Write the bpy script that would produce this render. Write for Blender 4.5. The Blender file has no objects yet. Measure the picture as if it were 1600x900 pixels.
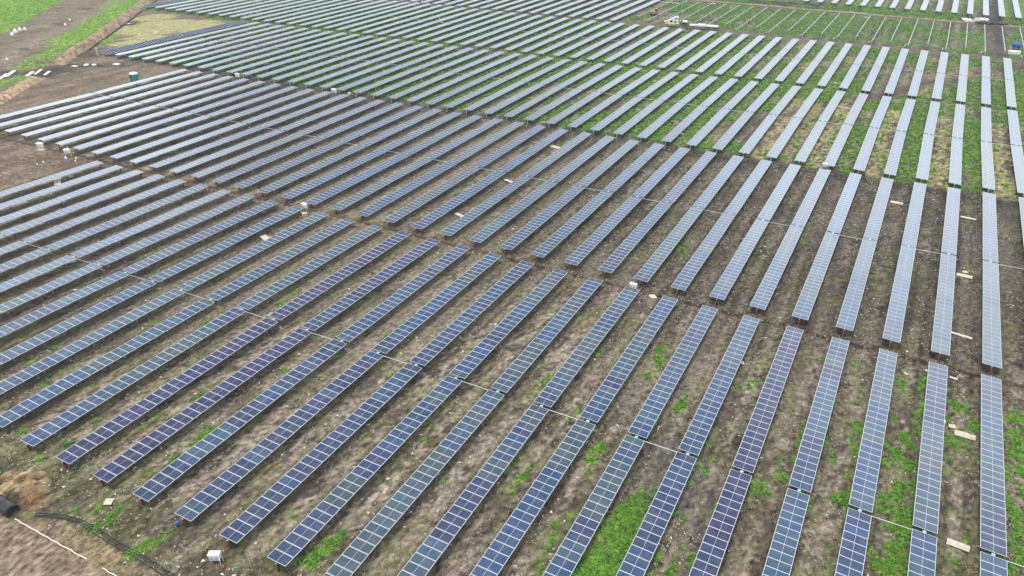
import bpy, math, random
import numpy as np
from mathutils import Vector, Matrix

random.seed(7)
RNG = np.random.default_rng(11)
S = bpy.context.scene
COL = S.collection

# ------------------------------------------------------------------ camera, world, sun, exposure
F_PX, PITCH, ROLL, YAW = 1196.54, 0.515389, 0.003755, -0.487599
CAM = Vector((-16.8818, -65.7489, 59.227))
fwd = Vector((math.sin(YAW)*math.cos(PITCH), math.cos(YAW)*math.cos(PITCH), -math.sin(PITCH)))
r0 = Vector((math.cos(YAW), -math.sin(YAW), 0)); u0 = r0.cross(fwd)
RX = r0*math.cos(ROLL) + u0*math.sin(ROLL); UX = -r0*math.sin(ROLL) + u0*math.cos(ROLL)
cd = bpy.data.cameras.new('camera'); cam = bpy.data.objects.new('camera', cd); COL.objects.link(cam)
cd.sensor_width = 36.0; cd.lens = 36.0*F_PX/1600.0; cd.clip_start = 0.5; cd.clip_end = 8000
cam.matrix_world = Matrix(((RX.x, UX.x, -fwd.x, CAM.x), (RX.y, UX.y, -fwd.y, CAM.y), (RX.z, UX.z, -fwd.z, CAM.z), (0, 0, 0, 1)))
S.camera = cam

SUN_EL, SUN_AZ = math.radians(78), math.radians(215)
SKY_STRENGTH = 0.092
world = bpy.data.worlds.new('World'); S.world = world; world.use_nodes = True
nt = world.node_tree; nt.nodes.clear()
def wn(t, **k):
    n = nt.nodes.new(t)
    for a, b in k.items(): setattr(n, a, b)
    return n
sky = wn('ShaderNodeTexSky', sky_type='NISHITA', sun_disc=False, sun_elevation=SUN_EL, sun_rotation=SUN_AZ)
sky.air_density = 1.0; sky.dust_density = 2.0
tc = wn('ShaderNodeTexCoord'); sep = wn('ShaderNodeSeparateXYZ'); nt.links.new(tc.outputs['Generated'], sep.inputs[0])
nz = wn('ShaderNodeTexNoise'); nz.inputs['Scale'].default_value = 2.6; nz.inputs['Detail'].default_value = 4
mpw = wn('ShaderNodeMapping'); mpw.inputs['Scale'].default_value = (1, 1, 2.2)
nt.links.new(tc.outputs['Generated'], mpw.inputs[0]); nt.links.new(mpw.outputs[0], nz.inputs['Vector'])
# cloud deck brightness against elevation (bright haze at the horizon, darker cloud higher up, thin again overhead)
ad = wn('ShaderNodeMath', operation='MULTIPLY_ADD'); nt.links.new(nz.outputs[0], ad.inputs[0]); ad.inputs[1].default_value = 0.36
nt.links.new(sep.outputs['Z'], ad.inputs[2])
q1 = wn('ShaderNodeMath', operation='MULTIPLY_ADD'); nt.links.new(sep.outputs['X'], q1.inputs[0]); q1.inputs[1].default_value = 3.4; q1.inputs[2].default_value = 1.56
q2 = wn('ShaderNodeMath', operation='MULTIPLY'); nt.links.new(q1.outputs[0], q2.inputs[0]); nt.links.new(q1.outputs[0], q2.inputs[1])
q3 = wn('ShaderNodeMath', operation='MULTIPLY'); nt.links.new(q2.outputs[0], q3.inputs[0]); q3.inputs[1].default_value = -1.0
q4 = wn('ShaderNodeMath', operation='EXPONENT'); nt.links.new(q3.outputs[0], q4.inputs[0])
q5 = wn('ShaderNodeMath', operation='MULTIPLY_ADD'); nt.links.new(q4.outputs[0], q5.inputs[0]); q5.inputs[1].default_value = 0.13; nt.links.new(ad.outputs[0], q5.inputs[2])
xm = wn('ShaderNodeMath', operation='MAXIMUM'); nt.links.new(sep.outputs['X'], xm.inputs[0]); xm.inputs[1].default_value = -0.05
q6 = wn('ShaderNodeMath', operation='MULTIPLY_ADD'); nt.links.new(xm.outputs[0], q6.inputs[0]); q6.inputs[1].default_value = -0.55; nt.links.new(q5.outputs[0], q6.inputs[2])
ax = wn('ShaderNodeMath', operation='ADD'); nt.links.new(q6.outputs[0], ax.inputs[0]); ax.inputs[1].default_value = -0.06
rmp = wn('ShaderNodeValToRGB'); nt.links.new(ax.outputs[0], rmp.inputs[0])
el = rmp.color_ramp.elements
el[0].position = 0.30; el[0].color = (.72, .79, .81, 1)
el[1].position = 1.0; el[1].color = (0.30, 0.32, 0.35, 1)
for pos, c in ((0.53, (0.66, 0.73, 0.78, 1)), (0.62, (0.47, 0.53, 0.61, 1)), (0.75, (0.24, 0.28, 0.36, 1)), (0.88, (0.18, 0.21, 0.26, 1))):
    e = el.new(pos); e.color = c
cl = wn('ShaderNodeMix', data_type='RGBA', blend_type='MULTIPLY'); cl.inputs['Factor'].default_value = 1
nt.links.new(rmp.outputs[0], cl.inputs['A']); cl.inputs['B'].default_value = (28.0, 28.0, 28.0, 1)
last = cl.outputs['Result']
for az, elv, r_in, r_out, gain in ((6, 30, 5, 20, 1.1), (-64, 21, 5, 18, 1.25), (-12, 21, 4, 13, .35)):
    a_, e_ = math.radians(az), math.radians(elv); dt_ = wn('ShaderNodeVectorMath', operation='DOT_PRODUCT'); nt.links.new(tc.outputs['Generated'], dt_.inputs[0])
    dt_.inputs[1].default_value = (math.sin(a_)*math.cos(e_), math.cos(a_)*math.cos(e_), math.sin(e_))
    mr = wn('ShaderNodeMapRange', interpolation_type='SMOOTHSTEP'); nt.links.new(dt_.outputs['Value'], mr.inputs[0])
    mr.inputs[1].default_value = math.cos(math.radians(r_out)); mr.inputs[2].default_value = math.cos(math.radians(r_in)); mr.inputs[3].default_value = 1.0; mr.inputs[4].default_value = 1.0+gain
    sc_ = wn('ShaderNodeVectorMath', operation='SCALE'); nt.links.new(last, sc_.inputs[0]); nt.links.new(mr.outputs[0], sc_.inputs['Scale']); last = sc_.outputs[0]
mx = wn('ShaderNodeMix', data_type='RGBA'); mx.inputs['Factor'].default_value = 0.85
nt.links.new(sky.outputs[0], mx.inputs['A']); nt.links.new(last, mx.inputs['B'])
bg = wn('ShaderNodeBackground'); bg.inputs['Strength'].default_value = SKY_STRENGTH
wo = wn('ShaderNodeOutputWorld'); nt.links.new(mx.outputs['Result'], bg.inputs[0]); nt.links.new(bg.outputs[0], wo.inputs[0])

sd = bpy.data.lights.new('sun', 'SUN'); so = bpy.data.objects.new('sun', sd); COL.objects.link(so)
sd.energy = 3.0; sd.angle = math.radians(16); sd.color = (1, 0.96, 0.9)
sun_dir = Vector((math.sin(SUN_AZ)*math.cos(SUN_EL), math.cos(SUN_AZ)*math.cos(SUN_EL), math.sin(SUN_EL)))
so.rotation_euler = sun_dir.to_track_quat('Z', 'Y').to_euler()
S.view_settings.view_transform = 'Standard'; S.view_settings.look = 'None'
S.view_settings.gamma = 1; S.view_settings.exposure = 0.0
S.cycles.max_bounces = 6; S.cycles.diffuse_bounces = 3; S.cycles.glossy_bounces = 3
S.cycles.use_denoising = True

# ------------------------------------------------------------------ helpers
def G(px, py, z=0.0):
    """the point of the level plane z that lies under a pixel of the 1600x900 photograph"""
    d = fwd + RX*((px-800)/F_PX) - UX*((py-450)/F_PX)
    t = (z-CAM.z)/d.z
    return CAM.x+t*d.x, CAM.y+t*d.y
def tag(o, label=None, cat=None, group=None, kind=None):
    if label: o['label'] = label
    if cat: o['category'] = cat
    if group: o['group'] = group
    if kind: o['kind'] = kind
    return o
def empty(name, loc=(0, 0, 0), rz=0.0, **k):
    o = bpy.data.objects.new(name, None); o.location = loc; o.rotation_euler = (0, 0, rz)
    o.empty_display_size = 0.3; COL.objects.link(o); tag(o, **k); return o
class MB:
    def __init__(s): s.v = []; s.f = []; s.m = []
    def add(s, vs, fs, m=0):
        b = len(s.v); s.v += [tuple(v) for v in vs]; s.f += [tuple(b+i for i in f) for f in fs]; s.m += [m]*len(fs); return s
    def box(s, x0, x1, y0, y1, z0, z1, m=0, M=None):
        vs = [Vector((x, y, z)) for z in (z0, z1) for y in (y0, y1) for x in (x0, x1)]
        if M: vs = [M @ v for v in vs]
        return s.add(vs, [(0, 2, 3, 1), (4, 5, 7, 6), (0, 1, 5, 4), (2, 6, 7, 3), (0, 4, 6, 2), (1, 3, 7, 5)], m)
    def bev(s, x0, x1, y0, y1, z0, z1, c=0.04, m=0, M=None):
        """box whose vertical and top edges are chamfered"""
        def ring(x0, x1, y0, y1, z, c): return [(x0+c, y0, z), (x1-c, y0, z), (x1, y0+c, z), (x1, y1-c, z), (x1-c, y1, z), (x0+c, y1, z), (x0, y1-c, z), (x0, y0+c, z)]
        vs = ring(x0, x1, y0, y1, z0, c)+ring(x0, x1, y0, y1, z1-c, c)+ring(x0+c, x1-c, y0+c, y1-c, z1, c)
        vs = [Vector(v) for v in vs]
        if M: vs = [M @ v for v in vs]
        fs = [tuple(range(7, -1, -1)), tuple(range(16, 24))]
        for k in range(2):
            for i in range(8): j = (i+1) % 8; fs.append((k*8+i, k*8+j, k*8+8+j, k*8+8+i))
        return s.add(vs, fs, m)
    def tube(s, pts, r, n=8, m=0, cap=True, rr=None):
        pts = [Vector(p) for p in pts]; N = len(pts); vs = []
        for k, p in enumerate(pts):
            t = (pts[min(k+1, N-1)]-pts[max(k-1, 0)]).normalized()
            a = t.cross(Vector((0, 0, 1)) if abs(t.z) < .95 else Vector((0, 1, 0))).normalized(); b = t.cross(a)
            q = rr[k] if rr else r
            for i in range(n):
                an = 2*math.pi*i/n; vs.append(p+a*(math.cos(an)*q)+b*(math.sin(an)*q))
        fs = []
        for k in range(N-1):
            for i in range(n): j = (i+1) % n; fs.append((k*n+i, k*n+j, k*n+n+j, k*n+n+i))
        if cap: fs += [tuple(range(n)), tuple(range(N*n-1, N*n-n-1, -1))]
        return s.add(vs, fs, m)
    def mesh(s, name, mats):
        me = bpy.data.meshes.new(name); me.from_pydata(s.v, [], s.f)
        for m in mats: me.materials.append(m)
        if len(mats) > 1: me.polygons.foreach_set('material_index', s.m)
        me.update(); return me
    def build(s, name, mats, parent=None, loc=None, rz=None, smooth=False):
        if not isinstance(mats, (list, tuple)): mats = [mats]
        me = s.mesh(name, mats)
        if smooth: me.polygons.foreach_set('use_smooth', [True]*len(me.polygons))
        o = bpy.data.objects.new(name, me); COL.objects.link(o); o.parent = parent
        if loc: o.location = loc
        if rz is not None: o.rotation_euler = (0, 0, rz)
        return o
def np_mesh(name, V, Q, mats):
    me = bpy.data.meshes.new(name); n = len(Q); k = Q.shape[1]
    me.vertices.add(len(V)); me.vertices.foreach_set('co', np.ascontiguousarray(V, dtype=np.float32).ravel())
    me.loops.add(n*k); me.loops.foreach_set('vertex_index', np.ascontiguousarray(Q, dtype=np.int32).ravel())
    me.polygons.add(n); me.polygons.foreach_set('loop_start', np.arange(0, n*k, k, dtype=np.int32))
    for m in mats: me.materials.append(m)
    me.update(calc_edges=True); return me

def mat(name, col=(.5, .5, .5), rough=.6, metal=0.0, noise=0.0, nscale=6.0, bump=0.0, dirt=None, objcol=False):
    m = bpy.data.materials.new(name); m.use_nodes = True; t = m.node_tree; b = t.nodes['Principled BSDF']
    b.inputs['Roughness'].default_value = rough; b.inputs['Metallic'].default_value = metal
    b.inputs['Base Color'].default_value = (*col, 1)
    if noise or dirt:
        c = t.nodes.new('ShaderNodeTexCoord'); n = t.nodes.new('ShaderNodeTexNoise'); n.inputs['Scale'].default_value = nscale; n.inputs['Detail'].default_value = 5
        t.links.new(c.outputs['Object'], n.inputs['Vector'])
        r = t.nodes.new('ShaderNodeMapRange'); r.inputs[1].default_value = .3; r.inputs[2].default_value = .7; t.links.new(n.outputs[0], r.inputs[0])
        x = t.nodes.new('ShaderNodeMix'); x.data_type = 'RGBA'; t.links.new(r.outputs[0], x.inputs['Factor'])
        x.inputs['A'].default_value = (*[v*(1-noise) for v in col], 1); x.inputs['B'].default_value = (*[min(1, v*(1+noise)) for v in (dirt or col)], 1)
        t.links.new(x.outputs['Result'], b.inputs['Base Color'])
        if bump:
            bm = t.nodes.new('ShaderNodeBump'); bm.inputs['Strength'].default_value = bump; bm.inputs['Distance'].default_value = .05
            t.links.new(n.outputs[0], bm.inputs['Height']); t.links.new(bm.outputs[0], b.inputs['Normal'])
    return m
M_FRAME = mat('anodised_aluminium', (.43, .45, .48), .6, .0, noise=.12, nscale=2)
M_STEEL = mat('galvanised_steel', (.42, .44, .46), .5, .5, noise=.2, nscale=3)
M_BACK = mat('white_backsheet', (.62, .63, .64), .5, noise=.05)
M_BARE = mat('weathered_zinc_steel', (.48, .51, .52), .5, .2, noise=.1)
M_RED = mat('red_primer_steel', (.15, .028, .02), .7, noise=.4, nscale=5, dirt=(.14, .05, .03))
M_WHITE = mat('white_enamel', (.70, .71, .70), .35, noise=.06, nscale=4, dirt=(.7, .68, .62))
M_SHEET = mat('white_plastic_sheet', (.72, .72, .70), .45, noise=.15, nscale=3, bump=.4, dirt=(.55, .5, .42))
M_BOARD = mat('pale_plywood', (.52, .47, .38), .75, noise=.25, nscale=2.5, bump=.2, dirt=(.5, .42, .3))
M_CARD = mat('brown_cardboard', (.42, .30, .19), .8, noise=.2, nscale=4)
M_BLACK = mat('black_plastic', (.018, .018, .02), .45, noise=.4, nscale=4)
M_RUBBER = mat('tyre_rubber', (.02, .02, .02), .85, noise=.3)
M_GLASSD = mat('dark_window_glass', (.015, .018, .022), .08)
M_YELLOW = mat('yellow_paint', (.55, .42, .07), .4, noise=.15, nscale=2, dirt=(.4, .32, .1))
M_ORANGE = mat('orange_brown_paint', (.45, .23, .06), .5, noise=.3, nscale=2, dirt=(.25, .15, .07))
M_BLUE = mat('blue_plastic', (.02, .09, .33), .4, noise=.2, nscale=2)
M_TEAL = mat('teal_plastic', (.01, .20, .17), .42, noise=.15, nscale=2)
M_TEALD = mat('dark_teal_door', (.004, .05, .055), .4)
M_REDP = mat('red_conduit', (.55, .04, .03), .5, noise=.2)
M_GEAR = mat('pale_teal_gearbox', (.33, .55, .58), .45, .2)

def glass_material():
    m = bpy.data.materials.new('blue_silicon_glass'); m.use_nodes = True; t = m.node_tree; b = t.nodes['Principled BSDF']
    oi = t.nodes.new('ShaderNodeObjectInfo'); at = t.nodes.new('ShaderNodeAttribute'); at.attribute_name = 'tint'
    mu = t.nodes.new('ShaderNodeMix'); mu.data_type = 'RGBA'; mu.blend_type = 'MULTIPLY'; mu.inputs['Factor'].default_value = 1
    t.links.new(oi.outputs['Color'], mu.inputs['A']); t.links.new(at.outputs['Color'], mu.inputs['B'])
    # thin dust, a little thicker in soft drifts
    g = t.nodes.new('ShaderNodeNewGeometry'); n = t.nodes.new('ShaderNodeTexNoise'); n.inputs['Scale'].default_value = 1.1; n.inputs['Detail'].default_value = 4
    t.links.new(g.outputs['Position'], n.inputs['Vector'])
    r = t.nodes.new('ShaderNodeMapRange'); r.inputs[1].default_value = .35; r.inputs[2].default_value = .75; r.inputs[3].default_value = .02; r.inputs[4].default_value = .16
    t.links.new(n.outputs[0], r.inputs[0])
    d = t.nodes.new('ShaderNodeMix'); d.data_type = 'RGBA'; t.links.new(r.outputs[0], d.inputs['Factor']); t.links.new(mu.outputs['Result'], d.inputs['A'])
    d.inputs['B'].default_value = (.30, .28, .25, 1); t.links.new(d.outputs['Result'], b.inputs['Base Color'])
    b.inputs['Roughness'].default_value = .13; b.inputs['IOR'].default_value = 1.52
    return m
M_GLASS = glass_material()

# ------------------------------------------------------------------ value noise
def _h(ix, iy, s):
    n = (ix.astype(np.int64)*374761393 + iy.astype(np.int64)*668265263 + s*974634777) & 0x7fffffff
    n = ((n ^ (n >> 13))*1274126177) & 0x7fffffff
    return ((n ^ (n >> 16)) & 0xffff)/65535.0
def vn(x, y, s=0):
    ix = np.floor(x); iy = np.floor(y); fx = x-ix; fy = y-iy; fx = fx*fx*(3-2*fx); fy = fy*fy*(3-2*fy)
    a = _h(ix, iy, s); b = _h(ix+1, iy, s); c = _h(ix, iy+1, s); d = _h(ix+1, iy+1, s)
    return (a*(1-fx)+b*fx)*(1-fy)+(c*(1-fx)+d*fx)*fy
def fbm(x, y, s=0, o=4):
    t = 0; a = .5; k = 1.0
    for i in range(o): t = t+a*vn(x*k+17.3*i, y*k-9.1*i, s+i*7); a *= .5; k *= 2.03
    return t/(1-.5**o)
def ss(x, a, b): t = np.clip((x-a)/(b-a), 0, 1); return t*t*(3-2*t)
def seg_dist(x, y, pts):
    """distance to a polyline and the signed side (positive to its right going along it)"""
    best = np.full(x.shape, 1e9); side = np.zeros(x.shape)
    for (ax_, ay), (bx, by) in zip(pts[:-1], pts[1:]):
        dx, dy = bx-ax_, by-ay; L = dx*dx+dy*dy
        t = np.clip(((x-ax_)*dx+(y-ay)*dy)/L, 0, 1); ex = x-ax_-t*dx; ey = y-ay-t*dy; d = np.hypot(ex, ey)
        m = d < best; best = np.where(m, d, best); side = np.where(m, np.sign(dy*ex-dx*ey), side)
    return best, side

# ------------------------------------------------------------------ where the rows stand
PITCH_ROW = 6.017423886
pv = lambda c, i: sum(k*i**(len(c)-1-n) for n, k in enumerate(c))
def cl_(i, a, b): return max(a, min(b, i))
def b1g(i): return (pv((-7.459e-05, -.006622, -.06827, -.1647), i), pv((7.574e-05, -.001594, -.007451, 1.015), i))
def b1t(i): return (pv((6.84e-05, .003661, .0608792, -.0484672), i), pv((.0001206, 4.49e-05, -.0098212, 33.520333), i))
def b1b(i):
    if -16 <= i <= -8: return (.062*i+1.029, .12*i-30.826)
    g, t = b1g(i), b1t(i)
    return (2*g[0]-t[0]+(0.4 if i < -16 else 0), 2*g[1]-t[1]+.2)
def b2b(i): return (pv((.0003199, .0121604, .1117896, .1016532), i), pv((-.0002271, -.0126476, -.1132951, 36.2603327), i))
def b2g(i): return (pv((.000324, .0146038, .1551208, .2102136), i), pv((-4.37e-05, .0002077, .1603002, 69.875997), i))
def b2t(i): return (pv((.0002677, .0132578, .1696267, .2719694), i), pv((.0001744, .0125018, .3803777, 103.278604), i))
def b3b(i): return (pv((.0001931, .009958, .0899725, .2440232), i), pv((.0001712, .013054, .3717855, 105.802058), i))
def b3t(i): return (pv((8.328e-05, .003716, .01826, .08602), i), pv((1.701e-05, .00398, .2655, 170.3), i))
def mid(a, b): return ((a[0]+b[0])/2, (a[1]+b[1])/2)
def b3g(i):
    m = mid(b3b(i), b3t(i)); return (m[0]-.2, m[1]+.5)
def b4b(i): a = b3t(i); return (a[0], a[1]+3.7)
def b4t(i):
    if i >= -37: return (pv((.0003635, .0181851, .2445928, .6439918), i)*.6, pv((-.0003475, -.0129388, .1040319, 238.163576), i))
    a = b4b(i); return (a[0]-.3, a[1]+64.6)
def b4g(i): return mid(b4b(i), b4t(i))
def b5b(i): return (-.1, 237.2+.1*(i+22))
def b5t(i): return (0.3, 301.9+.1*(i+22))
def b5g(i): return mid(b5b(i), b5t(i))
def b6b(i): return (pv((-.0007091, -.0170391, -.0467229, .8603268), i), 324.2)
def b6t(i): a = b6b(i); return (a[0]+.2, 389)
def b6g(i): return mid(b6b(i), b6t(i))
BLK = {1: (b1b, b1g, b1t, -28, 0), 2: (b2b, b2g, b2t, -36, 1), 3: (b3b, b3g, b3t, -43, 1), 4: (b4b, b4g, b4t, -53, 1),
       5: (b5b, b5g, b5t, -41, -22), 6: (b6b, b6g, b6t, -12, 2)}
def P3(f, i): a = f(i); return Vector((i*PITCH_ROW+a[0], a[1], 0))

# ------------------------------------------------------------------ ground
def lin(a, b, s): return np.arange(a, b, s)
xs = np.concatenate([[-3000, -1800, -1100, -700, -520], lin(-450, -150, 1.0), lin(-150, 22, .45), lin(22, 60, 2.0), [70, 110, 200, 400, 900, 2500]])
ys = np.concatenate([[-1500, -600, -250, -140, -100], lin(-80, -46, 1.5), lin(-46, 110, .45), lin(110, 240, .8), lin(240, 400, 1.3), [402, 430, 480, 600, 900, 1600, 4500]])
GX, GY = np.meshgrid(xs, ys); nx, ny = len(xs), len(ys)
alley = GX/PITCH_ROW - .02*np.sin(GY*.07)       # whole numbers under the rows
af = alley-np.floor(alley)
kal = np.floor(alley)                            # alley k lies between row k and row k+1
in_b = lambda a, b: ss(GY, a-1.5, a+1)*(1-ss(GY, b-1, b+1.5))
ytrack = 34.9+.0*GX+ .012*GX*ss(-GX, 60, 240)
wob = fbm(GX*.12, GY*.12, 3)-.5
# --- green cover
bias = -.26+.0*GX
bias = bias+.62*ss(GY+wob*5, 100.5, 107)                        # everything past the second block is grassed over
bias = bias-.30*ss(GY, 60, 100)*0
bias = bias+.24*np.exp(-((GX+2)/22)**2)*(1-ss(GY, 26, 33))      # weedy alleys at the near right
bias = bias+.06*(1-ss(GY, 28, 34))
bias = bias-.30*ss(GX, -160, -240)*0
blob = [(1000, 830, 1.5, 3.4, 1.3), (945, 872, 1.8, 5.0, 1.5), (985, 815, 1.2, 2.0, .8), (1027, 565, 1.0, 3.4, .8), (1060, 640, .9, 2.6, .7), (1062, 625, 1, 2, .3),
        (1405, 790, 1.5, 8, .42), (1400, 860, 1.6, 6, .45), (1596, 730, 1.3, 6, .5), (1588, 640, 1.2, 3, .3), (1590, 850, 1.5, 5, .45), (1248, 700, 1, 4, .3),
        (862, 580, 1, 3, .45), (845, 600, 1, 3, .35), (935, 710, 1, 4, .45), (520, 850, 1.1, 4, .55), (655, 710, .9, 2, .4), (270, 720, .8, 4, .45), (380, 630, .9, 5, .35),
        (580, 500, .8, 3, .3), (700, 320, 1, 8, .35), (745, 290, 1, 5, .35), (850, 232, 3, 4, .5), (660, 335, 1, 4, .2), (470, 455, .9, 4, .3), (160, 497, 1, 4, .4), (190, 795, 2, 5, .35),
        (120, 770, 3, 6, .25), (230, 850, 1.6, 3, .4), (1005, 880, 2, 2, .4), (300, 490, .8, 3, .3), (325, 435, 1, 4, .35), (30, 250, 6, 5, .15), (350, 180, 12, 14, .25), (100, 137, 10, 5, .5),
        (1445, 595, .8, 1.2, .6), (1180, 765, .8, 2, .6), (1110, 690, .9, 2, .3), (1100, 880, .8, 1.5, .4), (850, 860, .9, 3, .5), (70, 275, 6, 4, .2)]
for (px, py, rx, ry, st) in blob:
    cx, cy = G(px, py); bias = bias+st*.85*np.exp(-(((GX-cx)/rx)**2+((GY-cy)/ry/1.25)**2)**.8)
# right half of third block: alternate alleys dried to straw
even = (np.mod(kal, 2) == 0)
straw = np.where(even, 1.0, 0.0)*in_b(105, 160)*ss(GX, -72, -40)
straw = np.maximum(straw, .55*ss(fbm(GX*.08, GY*.05, 71), .52, .62)*in_b(110, 235)*ss(GX, -120, -60))
bias = bias-.34*straw
# soil left bare under the dirt roads
for a, b in ((238.5, 245.5), (303, 310)): bias = bias-.8*in_b(a, b)
bias = bias-.25*in_b(101.5, 103.5)-.55*np.exp(-((GY-ytrack)/2.2)**2)
pathpts = [G(1610, 103), G(1500, 118), G(1400, 143), G(1330, 160), G(1262, 176), G(1215, 184), G(1130, 207)]
dpath, _ = seg_dist(GX, GY, pathpts); bias = bias-.9*np.exp(-(dpath/3.2)**2)
bias = bias-.8*np.exp(-((GX-4.0)/2.6)**2)*ss(GY, 240, 250)
brown_r = ss(fbm(GX*.045+4, GY*.03, 31), .56, .66); bias = bias-.30*brown_r*ss(GY, 106, 112)
# the open ground past the first rows, upper left
edge3 = -43.6*PITCH_ROW
OUT = ss(-(GX-(-36.9*PITCH_ROW)), 0, 2)*in_b(38, 101)+ss(-(GX+28.9*PITCH_ROW), 0, 2)*(1-ss(GY, 30, 34))+ss(-(GX-edge3), 0, 2)*ss(GY, 92, 96)*(1-ss(GY, 164, 168))+ss(-(GX+53.9*PITCH_ROW), 0, 2)*ss(GY, 162, 166)
OUT = np.clip(OUT, 0, 1)
bias = bias-.55*OUT
ridge = [G(-40, 180), G(0, 158), G(30, 139), G(62, 121), G(90, 102), G(150, 60), G(190, 32), G(226, 5), G(262, -18)]
dr, sdr = seg_dist(GX, GY, ridge)
band = OUT*((sdr < 0)*np.exp(-((dr-9)/7.5)**4)); bias = bias+1.15*band
bias = bias+.8*OUT*(sdr > 0)*np.exp(-((dr-5)/2.5)**2)*ss(GY, 108, 118)*(1-ss(GY, 135, 142))
road = [G(-60, 165), G(0, 98), G(60, 62), G(110, 40), G(180, 8), G(230, -16)]
drd, _ = seg_dist(GX, GY, road); bias = bias-.7*np.exp(-(drd/4.5)**2)*OUT
field = [G(-90, 95), G(0, 57), G(48, 33), G(100, 2), G(150, -25)]
dfl, sfl = seg_dist(GX, GY, field); leftfield = np.where(sfl < 0, ss(dfl, 0, 4), 0)*OUT; bias = bias+1.5*leftfield
gn = .35*fbm(GX*.45, GY*.13, 5)+.65*fbm(GX*1.3, GY*.7, 9)
gn = .5+(gn-.5)*2.3
bias = bias-.07*(1-ss(GY, 100, 106))
bias = np.where(GY < 104, bias-.04, bias-.06)
green = ss(gn+bias, .50, .80)
green = green*np.where(GY < 34, .93, 1)
# --- soil tones
n1 = fbm(GX*.5, GY*.14, 21); n2 = fbm(GX*1.6, GY*.8, 23); n3 = fbm(GX*.06, GY*.05, 25); n4 = fbm(GX*3.2+2, GY*1.9, 27, 3); n4 = np.clip(.5+(n4-.5)*1.5, 0, 1)
n1, n2 = [np.clip(.5+(q-.5)*1.7, 0, 1) for q in (n1, n2)]
pale = np.array([.275, .232, .188]); brown = np.array([.125, .101, .080]); dark = np.array([.050, .043, .036]); rust = np.array([.20, .125, .075]); tan = np.array([.40, .31, .19]); strawc = np.array([.33, .29, .15])
def mixc(c, d, t): return c*(1-t[..., None])+d*t[..., None]
C = np.broadcast_to(brown, GX.shape+(3,)).copy()
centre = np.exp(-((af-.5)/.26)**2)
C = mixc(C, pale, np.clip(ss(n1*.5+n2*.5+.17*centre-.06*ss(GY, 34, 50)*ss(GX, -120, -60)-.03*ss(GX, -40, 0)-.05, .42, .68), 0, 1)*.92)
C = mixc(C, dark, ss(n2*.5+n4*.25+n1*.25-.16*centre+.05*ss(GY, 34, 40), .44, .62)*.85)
C = mixc(C, np.array([.20, .165, .135]), ss(n3, .5, .66)[...]*.5)
olive = np.array([.17, .165, .085])
bl = np.exp(-((GX+75)/30)**2)*(1-ss(GY, -34, -29)); C = mixc(C, olive*.55, bl*ss(n1, .25, .5)*.8)
C = mixc(C, olive, ss(fbm(GX*.7, GY*.3, 41), .50, .62)*.45*(1-ss(GY, 100, 104)))
# tracks between blocks
dt = GY-ytrack-.5*wob
C = mixc(C, rust*.95, np.exp(-(dt/1.5)**2)*.42*ss(n1, .3, .5)); C = mixc(C, dark*.7, np.exp(-((dt-.35)/.38)**2)*.75)
C = mixc(C, dark, np.exp(-((GY-102.3)/2.6)**2)*.65)
C = mixc(C, brown*.85, np.exp(-(dpath/3.0)**2)*.8)
C = mixc(C, brown*1.15, in_b(238, 245)*.8); C = mixc(C, brown*.95, in_b(303, 309)*.8); C = mixc(C, dark*.75, in_b(312, 324)*.85)
C = mixc(C, tan*.9, in_b(309, 311.5)*.6)
C = mixc(C, dark, np.exp(-((GX-4.0)/2.6)**2)*ss(GY, 240, 250)*.5)
C = mixc(C, strawc, np.clip(straw*ss(gn, .25, .6), 0, 1)*.75)
# open ground
C = mixc(C, np.array([.215, .168, .125])*(.55+.8*n1[..., None]), OUT*.85)
C = mixc(C, np.array([.27, .225, .18]), OUT*np.exp(-(drd/3.6)**2)*.7)
dryc = G(262, 43); dry = np.zeros_like(GX)
for (px, py, r) in ((235, 45, 13), (262, 40, 14), (300, 40, 12), (225, 60, 7), (330, 42, 9), (205, 68, 6), (240, 28, 8)):
    cx, cy = G(px, py); dry = np.maximum(dry, np.exp(-(((GX-cx)/(r*1.15))**2+((GY-cy)/(r*1.1))**2)**2))
dry = ss(dry+(n1-.5)*.5, .35, .6)*OUT
C = mixc(C, np.array([.37, .36, .17])*(.8+.4*n2[..., None]), dry*.95); green = green*(1-dry)
C = mixc(C, np.array([.05, .042, .037]), OUT*(sdr > 0)*np.exp(-((dr-2.0)/1.1)**2)*.9*ss(GY, 100, 106))
for (px, py, rx, ry) in ((118, 103, 7, 1.5), (150, 102, 7, 1.3), (58, 116, 9, 2.2), (75, 112, 6, 3), (10, 115, 6, 3), (135, 86, 6, 3), (182, 101, 5, 2), (95, 108, 8, 2.4), (95, 38, 5, 1.4), (134, 14, 3, 2), (37, 77, 3, 1.2), (202, 37, 4, 3)):
    cx, cy = G(px, py); C = mixc(C, np.array([.05, .043, .038]), np.clip(1.4*np.exp(-(((GX-cx)/rx/.95)**2+((GY-cy)/ry/1.15)**2)**1.5), 0, 1)*(.5+.5*n2)); 
    green = green*(1-np.clip(1.3*np.exp(-(((GX-cx)/rx)**2+((GY-cy)/ry)**2)), 0, 1))
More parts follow.
